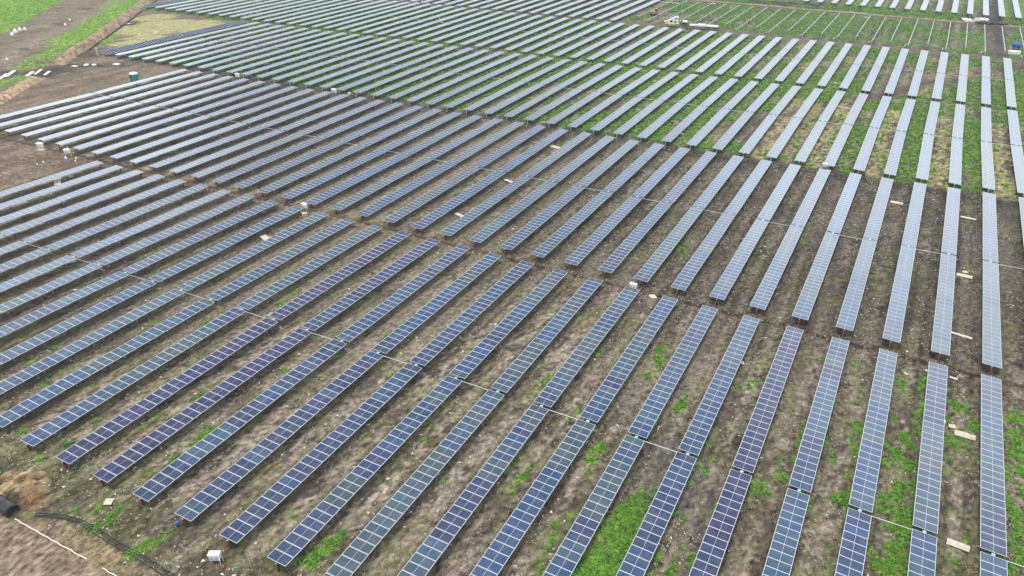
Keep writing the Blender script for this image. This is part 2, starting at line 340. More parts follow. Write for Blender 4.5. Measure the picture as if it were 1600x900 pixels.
# near left corner: sandy verge, pale road surface
low = [G(-80, 770), G(25, 812), G(80, 843), G(135, 875), G(185, 903), G(300, 965)]
dl, sl = seg_dist(GX, GY, low); roadm = np.where(sl > 0, ss(dl, 0, .5), 0)
verge = [G(-80, 800), G(57, 804), G(110, 812), G(165, 838), G(215, 868), G(280, 900), G(340, 935)]
dv, sv = seg_dist(GX, GY, verge); vm = np.where(sv > 0, ss(dv, 0, 1.2), 0)*(1-roadm)
C = mixc(C, np.array([.27, .205, .14]), vm*(.25+.6*n1)); green = green*(1-.8*vm)
streak = fbm((GX*.5-GY*.9)*.25, (GX+GY)*1.3, 91)
C = mixc(C, np.array([.29, .225, .175])*(.45+.95*streak[..., None]), roadm*.92); green = green*(1-roadm)
cx, cy = G(30, 762); pil = np.exp(-(((GX-cx)/2.9)**2+((GY-cy)/2.4)**2)**2); pil = ss(pil+((n2-.5)*1.1+(n4-.5)*.6)*ss(pil, .02, .25), .35, .55)*ss(pil, .02, .1)
C = mixc(C, tan*np.array([.62, .60, .62])*(.45+n2[..., None]), pil*.85); cx, cy = G(50, 785); C = mixc(C, np.array([.20, .125, .075]), ss(np.exp(-(((GX-cx)/1.7)**2+((GY-cy)/1.5)**2)), .3, .6)*.8)
cx, cy = G(22, 783); C = mixc(C, dark*1.1, ss(np.exp(-(((GX-cx)/1.5)**2+((GY-cy)/.9)**2)), .3, .6)*.8)
green = green*(1-pil)
wet = [(770, 600), ]
for (px, py, rx, ry) in ((985, 620, 1.0, 4.5), (975, 590, 1, 3), (1030, 720, 1.5, 4.5), (1090, 830, 1.6, 4), (985, 480, 1.2, 2.5), (900, 480, 1, 2), (1080, 760, 1.4, 4)):
    cx, cy = G(px, py); w = np.exp(-(((GX-cx)/rx)**2+((GY-cy)/ry)**2)**1.4)
    C = mixc(C, np.array([.155, .135, .12]), np.clip(w*1.2, 0, 1)*.8)
# grass colour
gtone = fbm(GX*.25, GY*.2, 51)[..., None]; g2 = fbm(GX*1.7, GY*1.3, 53)[..., None]
mean_ = np.array([.135, .110, .086])
CC = mean_*(np.clip(C, .01, 1)/mean_)**1.45; C = C*(OUT+roadm > .3)[..., None]+np.clip(CC, .016, .42)*(OUT+roadm <= .3)[..., None]
C = C*np.array([.79, .75, .70])*(1-.30*ss(GX, -120, -40)*ss(GY, 20, 40)*(1-ss(GY, 100, 106))-.10*ss(GX, -60, -20)*(1-ss(GY, 20, 40)))[..., None]
rutsel = _h(kal, kal*0+3, 12)
for a0 in (.30, .62):
    rut = np.exp(-((af-a0-.04*np.sin(GY*.05+kal))/.045)**2)*(rutsel > .35)*ss(fbm(GX*.3, GY*.06, 95), .36, .55)*(1-OUT)*(1-ss(GY, 100, 104))
    C = C*(1-.45*rut)[..., None]
GC = np.array([.055, .140, .016])*(1-gtone)+np.array([.140, .240, .032])*gtone; GC = GC*(.35+1.2*g2)
GC = GC*(.72+.28*ss(GX, -150, -40))[..., None]*np.where(OUT > .5, 1.75, 1.0)[..., None]*np.where((GY < 34), 1.0, 1.0)[..., None]  # grass darkens leftward: shade between the far rows put into its colour
GC = mixc(GC, np.array([.22, .30, .045])*np.ones_like(GC), OUT*ss(fbm(GX*.15, GY*.12, 57), .45, .65)*.6)
C = mixc(C, GC, green*.93)
C = np.clip(C*(.60+.80*n4[..., None]), .01, .9)
# --- relief
H = (fbm(GX*.9, GY*.45, 61)-.5)*.22+(n4-.5)*.10+(fbm(GX*.03, GY*.03, 65)-.5)*.25
H = H+green*.10*n2
H = H-.10*np.exp(-(dt/1.2)**2)-.05*rut
H = H*(1-.6*roadm)-.12*roadm+.55*pil*(GY < -20)
H = np.where((np.abs(GX) > 460) | (GY > 405) | (GY < -85), H*.2, H)
H = H-.9*OUT*(sdr > 0)*np.exp(-((dr-2.2)/1.2)**2)*ss(GY, 100, 106)
V = np.stack([GX, GY, H], -1).reshape(-1, 3)
idx = np.arange(nx*ny).reshape(ny, nx)
Q = np.stack([idx[:-1, :-1], idx[:-1, 1:], idx[1:, 1:], idx[1:, :-1]], -1).reshape(-1, 4)
def ground_material():
    m = bpy.data.materials.new('tilled_soil_and_grass'); m.use_nodes = True; t = m.node_tree; b = t.nodes['Principled BSDF']
    a = t.nodes.new('ShaderNodeAttribute'); a.attribute_name = 'cover'
    g = t.nodes.new('ShaderNodeTexCoord'); mp = t.nodes.new('ShaderNodeMapping'); mp.inputs['Scale'].default_value = (1, .62, 1)
    t.links.new(g.outputs['Object'], mp.inputs[0])
    n = t.nodes.new('ShaderNodeTexNoise'); n.inputs['Scale'].default_value = 1.9; n.inputs['Detail'].default_value = 8; n.inputs['Roughness'].default_value = .72
    t.links.new(mp.outputs[0], n.inputs['Vector'])
    r = t.nodes.new('ShaderNodeMapRange'); r.inputs[1].default_value = .36; r.inputs[2].default_value = .64; r.inputs[3].default_value = .33; r.inputs[4].default_value = 1.62
    t.links.new(n.outputs[0], r.inputs[0])
    x = t.nodes.new('ShaderNodeVectorMath'); x.operation = 'SCALE'; t.links.new(a.outputs['Color'], x.inputs[0]); t.links.new(r.outputs[0], x.inputs['Scale'])
    t.links.new(x.outputs[0], b.inputs['Base Color'])
    bm = t.nodes.new('ShaderNodeBump'); bm.inputs['Strength'].default_value = .8; bm.inputs['Distance'].default_value = .12
    t.links.new(n.outputs[0], bm.inputs['Height']); t.links.new(bm.outputs[0], b.inputs['Normal'])
    b.inputs['Roughness'].default_value = .95; b.inputs['Specular IOR Level'].default_value = .15
    return m
M_GROUND = ground_material()
gme = np_mesh('ground', V, Q, [M_GROUND])
ca = gme.color_attributes.new('cover', 'FLOAT_COLOR', 'POINT')
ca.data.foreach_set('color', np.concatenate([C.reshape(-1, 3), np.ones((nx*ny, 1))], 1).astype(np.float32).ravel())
gme.polygons.foreach_set('use_smooth', [True]*len(gme.polygons))
ground = bpy.data.objects.new('ground', gme); COL.objects.link(ground); tag(ground, 'brown tilled soil with grass patches under the solar farm', 'ground', kind='structure')
def sample(A, x, y):
    i = np.clip(np.searchsorted(xs, x)-1, 0, nx-2); j = np.clip(np.searchsorted(ys, y)-1, 0, ny-2)
    fx = np.clip((x-xs[i])/(xs[i+1]-xs[i]), 0, 1); fy = np.clip((y-ys[j])/(ys[j+1]-ys[j]), 0, 1)
    return (A[j, i]*(1-fx)+A[j, i+1]*fx)*(1-fy)+(A[j+1, i]*(1-fx)+A[j+1, i+1]*fx)*fy
def gz(x, y): return float(sample(H, np.array([x]), np.array([y]))[0])

# earth bank thrown up beside the trench
def bank(name, pts, w, h, label, m, seed, z=None):
    P = [Vector((*p, 0)) for p in pts]; path = []
    for a, b in zip(P[:-1], P[1:]):
        n = max(2, int((b-a).length/.8)); path += [a.lerp(b, k/n) for k in range(n)]
    path.append(P[-1]); N = len(path); K = 13; V = []
    for k, p in enumerate(path):
        t = (path[min(k+1, N-1)]-path[max(k-1, 0)]).normalized(); s = Vector((t.y, -t.x, 0))
        fade = min(1, k/4, (N-1-k)/4)
        for j in range(K):
            q = -1+2*j/(K-1); nn = float(fbm(np.array([k*.33+seed]), np.array([q*2.2]), seed)[0]); ww = w*(.85+.35*nn)
            zz = (1-abs(q)**1.7)*h*fade*(.55+.9*nn)-.12
            v = p+s*(q*ww); V.append((v.x, v.y, gz(v.x, v.y)*.3+zz))
    mb = MB(); mb.v = V
    for k in range(N-1):
        for j in range(K-1): a = k*K+j; mb.f.append((a, a+1, a+K+1, a+K)); mb.m.append(0)
    o = mb.build(name, m, smooth=True); tag(o, label, 'earth bank', kind='structure'); return o
M_BANK = mat('turned_brown_earth', (.16, .105, .07), .95, noise=.5, nscale=.7, bump=1.0, dirt=(.28, .19, .12))
bank('earth_bank', ridge[4:], 2.2, 1.9, 'long brown earth bank heaped beside the open trench', M_BANK, 5)
bank('earth_bank', ridge[:4], 2.1, 1.5, 'short orange earth bank at the photo\'s left edge beside the grass', mat('turned_orange_earth', (.26, .17, .10), .95, noise=.5, nscale=.8, bump=1.0, dirt=(.36, .24, .14)), 8)

# ------------------------------------------------------------------ grass tufts and rubble (uncountable)
def tufts(name, n, region, smin, smax, pts_fn, m, seed, blades=6):
    r = np.random.default_rng(seed); x0, x1, y0, y1 = region
    x = r.uniform(x0, x1, n); y = r.uniform(y0, y1, n); w = pts_fn(x, y, r); k = r.uniform(0, 1, n) < w; x = x[k]; y = y[k]; n = len(x)
    z = sample(H, x, y); s = r.uniform(smin, smax, n)
    B = blades; xx = np.repeat(x, B); yy = np.repeat(y, B); zz = np.repeat(z, B); sc = np.repeat(s, B)
    an = r.uniform(0, 2*np.pi, n*B); le = sc*r.uniform(.5, 1.1, n*B); up = sc*r.uniform(.25, .9, n*B); wd = sc*r.uniform(.14, .3, n*B)
    ox = r.normal(0, .25, n*B)*sc; oy = r.normal(0, .25, n*B)*sc; dx = np.cos(an); dy = np.sin(an)
    b = np.stack([xx+ox, yy+oy, zz-.03], -1); d = np.stack([dx*le*.5, dy*le*.5, up], -1); sd_ = np.stack([-dy*wd, dx*wd, wd*0], -1)
    tip = b+np.stack([dx*le, dy*le, up*.75], -1)
    V = np.stack([b-sd_*.5, b+sd_*.5, b+d+sd_, b+d-sd_, tip+sd_*.3, tip-sd_*.3], 1).reshape(-1, 3)
    i0 = np.arange(n*B)*6; Q = np.concatenate([np.stack([i0, i0+1, i0+2, i0+3], -1), np.stack([i0+3, i0+2, i0+4, i0+5], -1)])
    me = np_mesh(name, V, Q, [m])
    c = r.uniform(0, 1, (n, 1)); c2 = np.repeat(np.repeat(np.concatenate([c, r.uniform(0, 1, (n, 1)), c, np.ones((n, 1))], 1), B, 0), 6, 0)
    a = me.color_attributes.new('var', 'FLOAT_COLOR', 'POINT'); a.data.foreach_set('color', c2.astype(np.float32).ravel())
    o = bpy.data.objects.new(name, me); COL.objects.link(o); return o
def leaf_mat(name, c0, c1):
    m = bpy.data.materials.new(name); m.use_nodes = True; t = m.node_tree; b = t.nodes['Principled BSDF']
    a = t.nodes.new('ShaderNodeAttribute'); a.attribute_name = 'var'; s = t.nodes.new('ShaderNodeSeparateColor'); t.links.new(a.outputs['Color'], s.inputs[0])
    x = t.nodes.new('ShaderNodeMix'); x.data_type = 'RGBA'; t.links.new(s.outputs[0], x.inputs['Factor']); x.inputs['A'].default_value = (*c0, 1); x.inputs['B'].default_value = (*c1, 1)
    t.links.new(x.outputs['Result'], b.inputs['Base Color']); b.inputs['Roughness'].default_value = .8; b.inputs['Specular IOR Level'].default_value = .2
    return m
M_LEAF = leaf_mat('young_grass', (.04, .13, .014), (.145, .30, .032))
M_LEAF2 = leaf_mat('meadow_grass', (.05, .14, .016), (.16, .29, .04))
M_LEAF3 = leaf_mat('bright_field_grass', (.12, .28, .03), (.30, .46, .07))
M_DRY = leaf_mat('dry_stalks', (.14, .115, .08), (.42, .36, .27))
def infar(x, y):
    """keeps points a margin inside what the lens or a step beside it could see"""
    dx = x-CAM.x; dy = y-CAM.y; f = dx*fwd.x+dy*fwd.y+CAM.z*math.sin(PITCH); r = dx*RX.x+dy*RX.y
    return (np.abs(r) < f*.74+8)
gfn = lambda x, y, r: np.where(infar(x, y), np.clip((sample(green, x, y)-.25)*1.3, 0, 1), 0)
o = tufts('grass', 300000, (-110, 12, -46, 108), .14, .34, gfn, M_LEAF, 1, 5); tag(o, 'green weeds sprouting in the soil between the near rows', 'grass', kind='stuff')
gfn2 = lambda x, y, r: gfn(x, y, r)*(sample(OUT, x, y) < .5)
gfn3 = lambda x, y, r: gfn(x, y, r)*(sample(OUT, x, y) >= .5)
o = tufts('grass', 90000, (-440, -150, 60, 260), .25, .6, gfn3, M_LEAF3, 6, 4); tag(o, 'bright green grass of the open field and verge at the upper left', 'grass', kind='stuff')
o = tufts('grass', 200000, (-330, 25, 100, 330), .3, .7, gfn2, M_LEAF2, 2, 4); tag(o, 'green grass growing between the far rows', 'grass', kind='stuff')
bare = lambda x, y, r: np.where(infar(x, y), np.clip(.9-sample(green, x, y)*1.2-sample(roadm, x, y), 0, 1)*np.clip((fbm(x*.6, y*.2, 77)-.42)*5, 0.04, 1), 0)
o = tufts('dry_stubble', 230000, (-150, 12, -44, 104), .08, .24, bare, M_DRY, 3, 3); tag(o, 'dry stalks and straw strewn over the bare soil', 'stubble', kind='stuff')
def rubble(n, region, seed):
    r = np.random.default_rng(seed); x = r.uniform(region[0], region[1], n); y = r.uniform(region[2], region[3], n)
    k = infar(x, y) & (r.uniform(0, 1, n) < np.clip((fbm(x*.25, y*.12, 88)-.45)*5, .02, 1)) & (sample(green, x, y) < .6); x = x[k]; y = y[k]; n = len(x)
    z = sample(H, x, y); s = .045+.17*r.uniform(0, 1, n)**3; base = np.array([(1, 0, 0), (-.4, .9, 0), (-.7, -.8, .1), (.1, .1, .8)])
    an = r.uniform(0, 6.28, n); ca_, sa = np.cos(an), np.sin(an)
    V = np.zeros((n, 4, 3)); st = r.uniform(.4, 1.8, n)
    for q in range(4):
        bx = base[q, 0]*st; by = base[q, 1]+r.uniform(-.3, .3, n); V[:, q, 0] = x+s*(bx*ca_-by*sa); V[:, q, 1] = y+s*(bx*sa+by*ca_); V[:, q, 2] = z+.01+s*base[q, 2]*r.uniform(.4, 1, n)
    i0 = np.arange(n)*4; T = np.concatenate([np.stack([i0, i0+1, i0+3], -1), np.stack([i0+1, i0+2, i0+3], -1), np.stack([i0+2, i0, i0+3], -1)])
    me = np_mesh('rubble', V.reshape(-1, 3), T, [leaf_mat('pale_chips', (.22, .19, .15), (.62, .58, .50))])
    c = np.repeat(r.uniform(0, 1, (n, 1))**1.6, 4, 0); a = me.color_attributes.new('var', 'FLOAT_COLOR', 'POINT')
    a.data.foreach_set('color', np.concatenate([c, c, c, c*0+1], 1).astype(np.float32).ravel())
    o = bpy.data.objects.new('rubble', me); COL.objects.link(o); tag(o, 'pale stones and scraps scattered over the tilled soil', 'rubble', kind='stuff')
rubble(34000, (-170, 12, -44, 104), 4)

# ------------------------------------------------------------------ solar rows
PZ = 1.17; HW = 1.139; MODL = 1.134
def module_quads(mb, y0, y1, tint):
    X = [-HW, -HW+.052, -.014, .014, HW-.052, HW]; Y = [y0, y0+.046, y1-.046, y1]; z = .04
    b = len(mb.v)
    for yy in Y:
        for xx in X: mb.v.append((xx, yy, z))
    for j in range(3):
        for i in range(5):
            a = b+j*6+i; mb.f.append((a, a+1, a+7, a+6)); mb.m.append(1 if (j == 1 and i in (1, 3)) else 0); mb.t.append(tint)
    c = len(mb.v); mb.v += [(-HW, y0, 0), (HW, y0, 0), (HW, y1, 0), (-HW, y1, 0)]
    t = [b, b+5, b+23, b+18]
    for k in range(4): j = (k+1) % 4; mb.f.append((c+k, c+j, t[j], t[k])); mb.m.append(0); mb.t.append(tint)
    mb.f.append((c+3, c+2, c+1, c)); mb.m.append(2); mb.t.append(tint)
def tint_mesh(mb, name):
    me = mb.mesh(name, [M_FRAME, M_GLASS, M_BACK])
    a = me.attributes.new('tint', 'FLOAT_COLOR', 'FACE'); a.data.foreach_set('color', np.array([(*t, 1) for t in mb.t], dtype=np.float32).ravel()); return me
mb = MB(); mb.t = []; module_quads(mb, -MODL/2, MODL/2, (1, 1, 1)); ME_MODULE = tint_mesh(mb, 'solar_module')
PAL = {'blue': (.020, .052, .118), 'navy': (.020, .036, .090), 'purple': (.022, .026, .082), 'steel': (.030, .062, .108), 'teal': (.034, .064, .090), 'grey': (.042, .062, .084)}
ME_TABLE = []
for v in range(6):
    mb = MB(); mb.t = []; rr = random.Random(40+v); cur = (1, 1, 1); run = 0
    for k in range(28):
        if run <= 0: q = rr.uniform(.82, 1.18); cur = (q*rr.uniform(.9, 1.1), q*rr.uniform(.92, 1.08), q); run = rr.randint(1, 6)
        run -= 1; module_quads(mb, k*1.147+.006, k*1.147+.006+MODL, cur)
    ME_TABLE.append(tint_mesh(mb, 'panel_table'))
LT = 28*1.147
def meshonly(mb, name, mats): return mb.mesh(name, mats if isinstance(mats, list) else [mats])
mb = MB(); mb.box(-.065, .065, 0, 1, -.065, .065); ME_TUBE = meshonly(mb, 'torque_tube', M_STEEL)
def hpost(m, h0=-.3):
    mb = MB(); mb.box(-.05, .05, -.075, -.065, h0, PZ-.1); mb.box(-.05, .05, .065, .075, h0, PZ-.1); mb.box(-.004, .004, -.065, .065, h0, PZ-.1); mb.box(-.12, .12, -.03, .03, PZ-.13, PZ-.02); return mb.mesh('support_post', [m])
ME_POST = hpost(M_STEEL)
mb = MB(); mb.box(-.085, .085, -.10, -.085, -.3, PZ-.08); mb.box(-.085, .085, .085, .10, -.3, PZ-.08); mb.box(-.006, .006, -.085, .085, -.3, PZ-.08); mb.box(-.16, .16, -.05, .05, PZ-.2, PZ-.02)
mb.tube([(0, .1, PZ-.2), (0, 1.15, -.1)], .055, 6)
ME_END = mb.mesh('end_post', [M_RED])
mb = MB(); mb.bev(-.17, .17, -.14, .14, PZ-.34, PZ+.09, .03); mb.tube([(-.25, 0, PZ-.2), (.25, 0, PZ-.2)], .07); ME_GEARBOX = mb.mesh('drive_gearbox', [M_GEAR])
mb = MB(); mb.tube([(.3, 0, PZ-.2), (PITCH_ROW-.3, 0, PZ-.2)], .045, 8); mb.tube([(.28, 0, PZ-.2), (.55, 0, PZ-.2)], .07, 8); mb.tube([(PITCH_ROW-.55, 0, PZ-.2), (PITCH_ROW-.28, 0, PZ-.2)], .07, 8); ME_SHAFT = mb.mesh('drive_shaft', [M_BARE])
POSTS = [1.6, 8.2, 15.2, 22.4, 29.2]
mb = MB(); mb.box(-.065, .065, .2, 32.6, PZ-.165, PZ-.03)
for yy in POSTS: mb.box(-.05, .05, yy-.07, yy+.07, -.3, PZ-.17)
mb.box(-.085, .085, 32.6, 32.8, -.3, PZ-.03); ME_FRAME = mb.mesh('support_frame', [M_STEEL])
def inst(name, me, parent, loc=(0, 0, 0), rz=0, sy=1.0, tilt=0):
    o = bpy.data.objects.new(name, me); o.parent = parent; o.location = loc; o.rotation_euler = (0, tilt, rz)
    if sy != 1: o.scale = (1, sy, 1)
    COL.objects.link(o); return o
ONES = ' first second third fourth fifth sixth seventh eighth ninth tenth eleventh twelfth thirteenth fourteenth fifteenth sixteenth seventeenth eighteenth nineteenth'.split(' ')
def ordw(n):
    if n < 20: return ONES[n]
    t, o = divmod(n, 10); T = {2: 'twent', 3: 'thirt', 4: 'fort', 5: 'fift'}[t]
    return T+'ieth' if o == 0 else T+'y-'+ONES[o]
ROWTONE = {0: 'steel', -1: 'steel', -2: 'steel', -3: 'blue', -4: 'purple', -5: 'blue', -6: 'blue', -7: 'blue', -8: 'steel', -9: 'teal', -10: 'blue', -11: 'navy', -12: 'steel', -13: 'mixed', -14: 'purple', -15: 'purple', -16: 'steel', -17: 'steel', -18: 'steel', -19: 'teal'}
MIX = {'steel': ['steel', 'steel', 'blue', 'teal', 'grey', 'navy'], 'blue': ['blue', 'blue', 'steel', 'navy', 'teal'], 'navy': ['navy', 'navy', 'navy', 'blue'], 'purple': ['purple', 'purple', 'purple', 'navy'],
       'teal': ['teal', 'grey', 'steel', 'steel', 'blue'], 'mixed': ['navy', 'steel', 'steel', 'blue', 'navy']}
WORD = {'steel': 'steel blue', 'blue': 'blue', 'navy': 'navy blue', 'purple': 'dark purple blue', 'teal': 'grey blue', 'mixed': 'mottled navy blue'}
BTXT = {1: ('in the nearest block', 'solar panel rows in the nearest block'), 2: ('in the block just beyond the brown track', 'solar panel rows beyond the brown track'),
        3: ('in the first block on green grass', 'solar panel rows in the first grassy block'), 4: ('in the block below the bare steel rows', 'solar panel rows in the second grassy block'),
        5: ('in the block at the top centre', 'solar panel rows at the top centre'), 6: ('in the block across the farthest dirt road', 'solar panel rows across the farthest dirt road')}
def halfproj(a, b):
    m = (a+b)/2; d = m-CAM; dep = d.dot(fwd); return F_PX*.64/dep, (d.dot(RX)/dep*F_PX+800), (450-d.dot(UX)/dep*F_PX)
nmod = 0
for blk, (fb, fg, ft, i0, i1) in BLK.items():
    cnt = 0
    for i in range(i1, i0-1, -1):
        cnt += 1
        gp, tp, bp_ = P3(fg, i), P3(ft, i), P3(fb, i)
        zoff = gz(gp.x, gp.y)*.35
        tone = ROWTONE.get(i, 'steel') if blk == 1 else random.choice(['steel', 'blue', 'steel', 'blue', 'teal'])
        tilt = 0.0
        word = WORD[tone] if blk == 1 else 'pale blue' if blk == 2 else 'pale grey'
        if (blk, i) in ((3, -43), (4, -53)): tilt = math.radians(24); tone = 'navy'; word = 'tilted dark blue'
        else: tilt = math.radians(random.gauss(2.3, .5))
        lab = ('%s panel row, %s from right %s' % (word, 'first' if cnt == 1 else ordw(cnt), BTXT[blk][0]))
        row = empty('solar_panel_row', (gp.x, gp.y, zoff), 0, label=lab, cat='solar row', group=BTXT[blk][1])
        for (e, sgn) in ((tp, 1), (bp_, -1)):
            d = (e-gp); L = d.length; ang = math.atan2(d.y, d.x)-math.pi/2
            if blk == 6 and sgn > 0: pass
            gap = .26; pl = (L-gap)/28*1.0; sc = (L-gap)/LT
            R = Matrix.Rotation(ang, 4, 'Z')
            near = blk <= 2
            _, ax0, ay0 = halfproj(gp, gp); ends = [halfproj(gp.lerp(e, q), gp.lerp(e, q)) for q in (0, .25, .5, .75, 1)]
            vis = [-30 < q[1] < 1640 and -30 < q[2] < 940 for q in ends]
            if not any(vis): continue
            single = (blk == 1) or (blk == 2 and i >= -9 and sgn < 0)
            # rotate about the row axis: local y runs outward from the gap
            if single:
                run = 0; col = None
                for k in range(28):
                    if run <= 0:
                        tn = random.choice(MIX[tone]); q = random.uniform(.88, 1.12); col = [v*q for v in PAL[tn]]
                        run = random.choice((1, 2, 2, 3, 4, 6, 8))
                    run -= 1
                    yl = gap+(k+.5)*pl; p = R @ Vector((0, yl, PZ))
                    w = gp+p; dd = w-CAM; dp = dd.dot(fwd); sx = dd.dot(RX)/dp*F_PX+800; sy_ = 450-dd.dot(UX)/dp*F_PX
                    if not (-60 < sx < 1680 and -40 < sy_ < 960): continue
                    dz = float(vn(np.array([w.y*.09]), np.array([i*3.7]), 5)[0])*.16
                    o = inst('solar_module', ME_MODULE, row, (p.x, p.y, p.z+dz), ang, 1.0, tilt*sgn); nmod += 1
                    o.color = (*[v*random.uniform(.9, 1.1) for v in col], 1)
            else:
                c = PAL[random.choice(MIX[tone])]; q = random.uniform(.9, 1.15)
                flip = ang+(0 if sgn > 0 else 0)
                o = inst('panel_table', ME_TABLE[random.randrange(6)], row, R @ Vector((0, gap, PZ)), flip, sc, tilt*(1 if sgn > 0 else -1)); o.color = (*[v*q for v in c], 1)
            if near:
                inst('torque_tube', ME_TUBE, row, R @ Vector((0, .14, PZ-.075)), ang, L+.12-.14)
                for yy in POSTS: inst('support_post', ME_POST, row, R @ Vector((0, yy*sc, 0)), ang)
                inst('end_post', ME_END, row, R @ Vector((0, L-.12, 0)), ang)
            else:
                inst('support_frame', ME_FRAME, row, (0, 0, 0), ang, sc)
        inst('drive_gearbox', ME_GEARBOX, row)
        if i % 2 == 0 and i < i1 and not (blk == 1 and i == -4): 
            nb = P3(fg, i+1); d = nb-gp
            inst('drive_shaft', ME_SHAFT, row, (0, 0, 0), math.atan2(d.y, d.x))
        elif i % 2 == 0 and i == 0: inst('drive_shaft', ME_SHAFT, row)
print('modules', nmod)

# bare torque tubes still waiting for their panels
mb = MB(); mb.box(-.075, .075, 0, 1, PZ-.15, PZ+.0); ME_BT = mb.mesh('torque_tube', [M_BARE])
mb = MB(); mb.box(-.10, .10, -.1, .1, -.3, PZ-.19); mb.box(-.2, .2, -.05, .05, PZ-.3, PZ+.06); ME_BP = mb.mesh('support_post', [M_BARE])
for n, i in enumerate(range(2, -22, -1)):
    even_ = (i % 2 == 0); y0 = 246.2 if even_ else 251.0; y1 = 301.0-(.12*abs(i)); x = i*PITCH_ROW+.3
    row = empty('bare_tracker_row', (x, y0, 0), 0, label='bare steel tube on posts without panels, %s from the right' % ordw(n+1), cat='steel rack', group='bare steel racks on the green grass')
    inst('torque_tube', ME_BT, row, (0, 0, 0), 0, y1-y0)
    k = .5
    while k < y1-y0: inst('support_post', ME_BP, row, (0, k, 0)); k += 7.4
    if even_:
        mb = MB(); mb.box(-1.1, -.95, 0, 3.4, PZ-.9, PZ-.75); mb.box(-.9, -.15, 2.9, 3.05, PZ-.9, PZ-.7); mb.build('side_arm', M_BARE, row)

# ------------------------------------------------------------------ inverter boxes
def cabinet(px, py, rz, label, s=1.0, hz=.75, crate=False, post=True, red=False, door=False, name='inverter_cabinet', grp='white electrical cabinets at the row ends'):
    s *= .82; x, y = G(px, py, .9); t = empty(name, (x, y, gz(x, y)), rz, label=label, cat='cabinet', group=grp)
    m = MB(); m.bev(-.62*s, .62*s, -.33*s, .33*s, hz, hz+.82*s, .06); m.build('body', M_WHITE, t)
    m = MB(); m.bev(-.68*s, .68*s, -.39*s, .39*s, hz+.825*s, hz+.90*s, .03); m.build('rain_hood', M_WHITE, t)
    m = MB(); m.box(-.45*s, -.1*s, -.345*s, -.333*s, hz+.15*s, hz+.4*s); m.box(.1*s, .45*s, -.345*s, -.333*s, hz+.15*s, hz+.4*s); m.build('vent', M_STEEL, t)
    for sx in (-.5*s, .5*s):
        m = MB(); m.box(sx-.04, sx+.04, -.05, .05, -.3, hz); m.box(sx-.05, sx+.05, -.35*s, .35*s, hz-.06, hz-.003); m.build('leg', M_STEEL, t)
    if door:
        m = MB(); m.box(0, .03, -.75*s, 0, hz+.05, hz+.78*s, 0, Matrix.Translation((.64*s, -.34*s, 0)) @ Matrix.Rotation(math.radians(25), 4, 'Z')); m.build('open_door', M_WHITE, t)
    if post:
        m = MB(); m.tube([(.8*s, .1, -.2), (.8*s, .1, hz+1.15*s)], .04); m.build('conduit', M_BARE, t)
    if red:
        m = MB(); m.tube([(.75*s, -.3, .02), (1.15*s, -.55, .05), (1.2*s, -.8, .35)], .09); m.build('cable_duct', M_REDP, t)
    return t
cabinet(335, 868, .5, 'white cabinet with open door and red duct near the bottom edge', 1.0, .55, red=True, door=True)
cabinet(989, 450, -.1, 'white cabinet at a row end beside the brown track, with cream board', 1.0, 1.0)
cabinet(476, 324, -.2, 'white cabinet with grey conduit between the first two blocks', 1.1, .9)
cabinet(63, 229, .2, 'white cabinet with a brown crate beside it on open dirt', 1.35, .8, post=False)
cabinet(105, 238, .5, 'white cabinet with red duct beside small white sacks on dirt', 1.2, .8, red=True)
cabinet(371, 119, 0, 'small white cabinet, farthest one beyond the brown track block', 1.3, .8, post=False)
cabinet(522, 144, 0, 'white cabinet beside a narrow white box, at a grassy row end', 1.35, .9, post=False)
cabinet(546, 147, .9, 'narrow white box right of its white cabinet on the grass', .7, .8, post=False)
cabinet(1288, 262, .05, 'low white cabinet flush with the end of a row', 1.0, 1.1, post=False)

# ------------------------------------------------------------------ boards, sheets, sacks, small litter
def board(px, py, w, l, rz, label, m=None, name='plywood_sheet', thick=.05, cat='board', grp='boards lying between the rows', two=False):
    x, y = G(px, py, .1); z = gz(x, y)+.14; t = MB(); n = 6; vs = []; l *= .88; w *= .9
    for j in range(2):
        for a in range(n+1):
            for b in range(n+1):
                u, v = a/n-.5, b/n-.5; vs.append((u*w, v*l, (thick if j else 0)+.05*math.sin(u*3+px)*math.cos(v*2.5)))
    K = (n+1)**2; fs = []
    for a in range(n):
        for b in range(n):
            q = a*(n+1)+b; fs.append((K+q, K+q+n+1, K+q+n+2, K+q+1)); fs.append((q, q+1, q+n+2, q+n+1))
    for a in range(n):
        for (p0, p1) in ((a, a+1), (n*(n+1)+a+1, n*(n+1)+a)): fs.append((p0, p1, K+p1, K+p0))
        for (p0, p1) in (((a+1)*(n+1), a*(n+1)), (a*(n+1)+n, (a+1)*(n+1)+n)): fs.append((p0, p1, K+p1, K+p0))
    t.add(vs, fs)
    o = t.build(name, m or M_BOARD, None, (x, y, z), rz); tag(o, label, cat, grp); return o
B_ = 'cream board lying on the soil '
board(1508, 680, 1.05, 2.5, 1.55, B_+'at the right with white scraps beside it')
board(1497, 852, 1.0, 2.3, 1.5, B_+'at the lower right, nearest of the boards')
board(1507, 431, 1.1, 2.6, 1.5, B_+'under a smaller scrap, second block')
board(1508, 425, .7, .9, .4, 'small white scrap just above a cream board in the second block')
board(1401, 317, 1.0, 2.6, 1.5, 'pale board between two rows near the top of the second block')
board(1513, 341, .8, 3.0, 1.5, 'long narrow pale board between the two rightmost rows of the second block')
board(1502, 524, .5, 3.2, 1.4, 'thin pale plank lying just above the brown track on the right')
board(867, 230, 1.2, 3.2, 1.3, 'pale board on a green patch in the second block')
board(795, 283, 1.0, 2.6, 1.25, 'white board between rows beside a row gap, second block')
board(719, 337, 1.1, 2.6, 1.2, 'white board in the weedy alley of the second block')
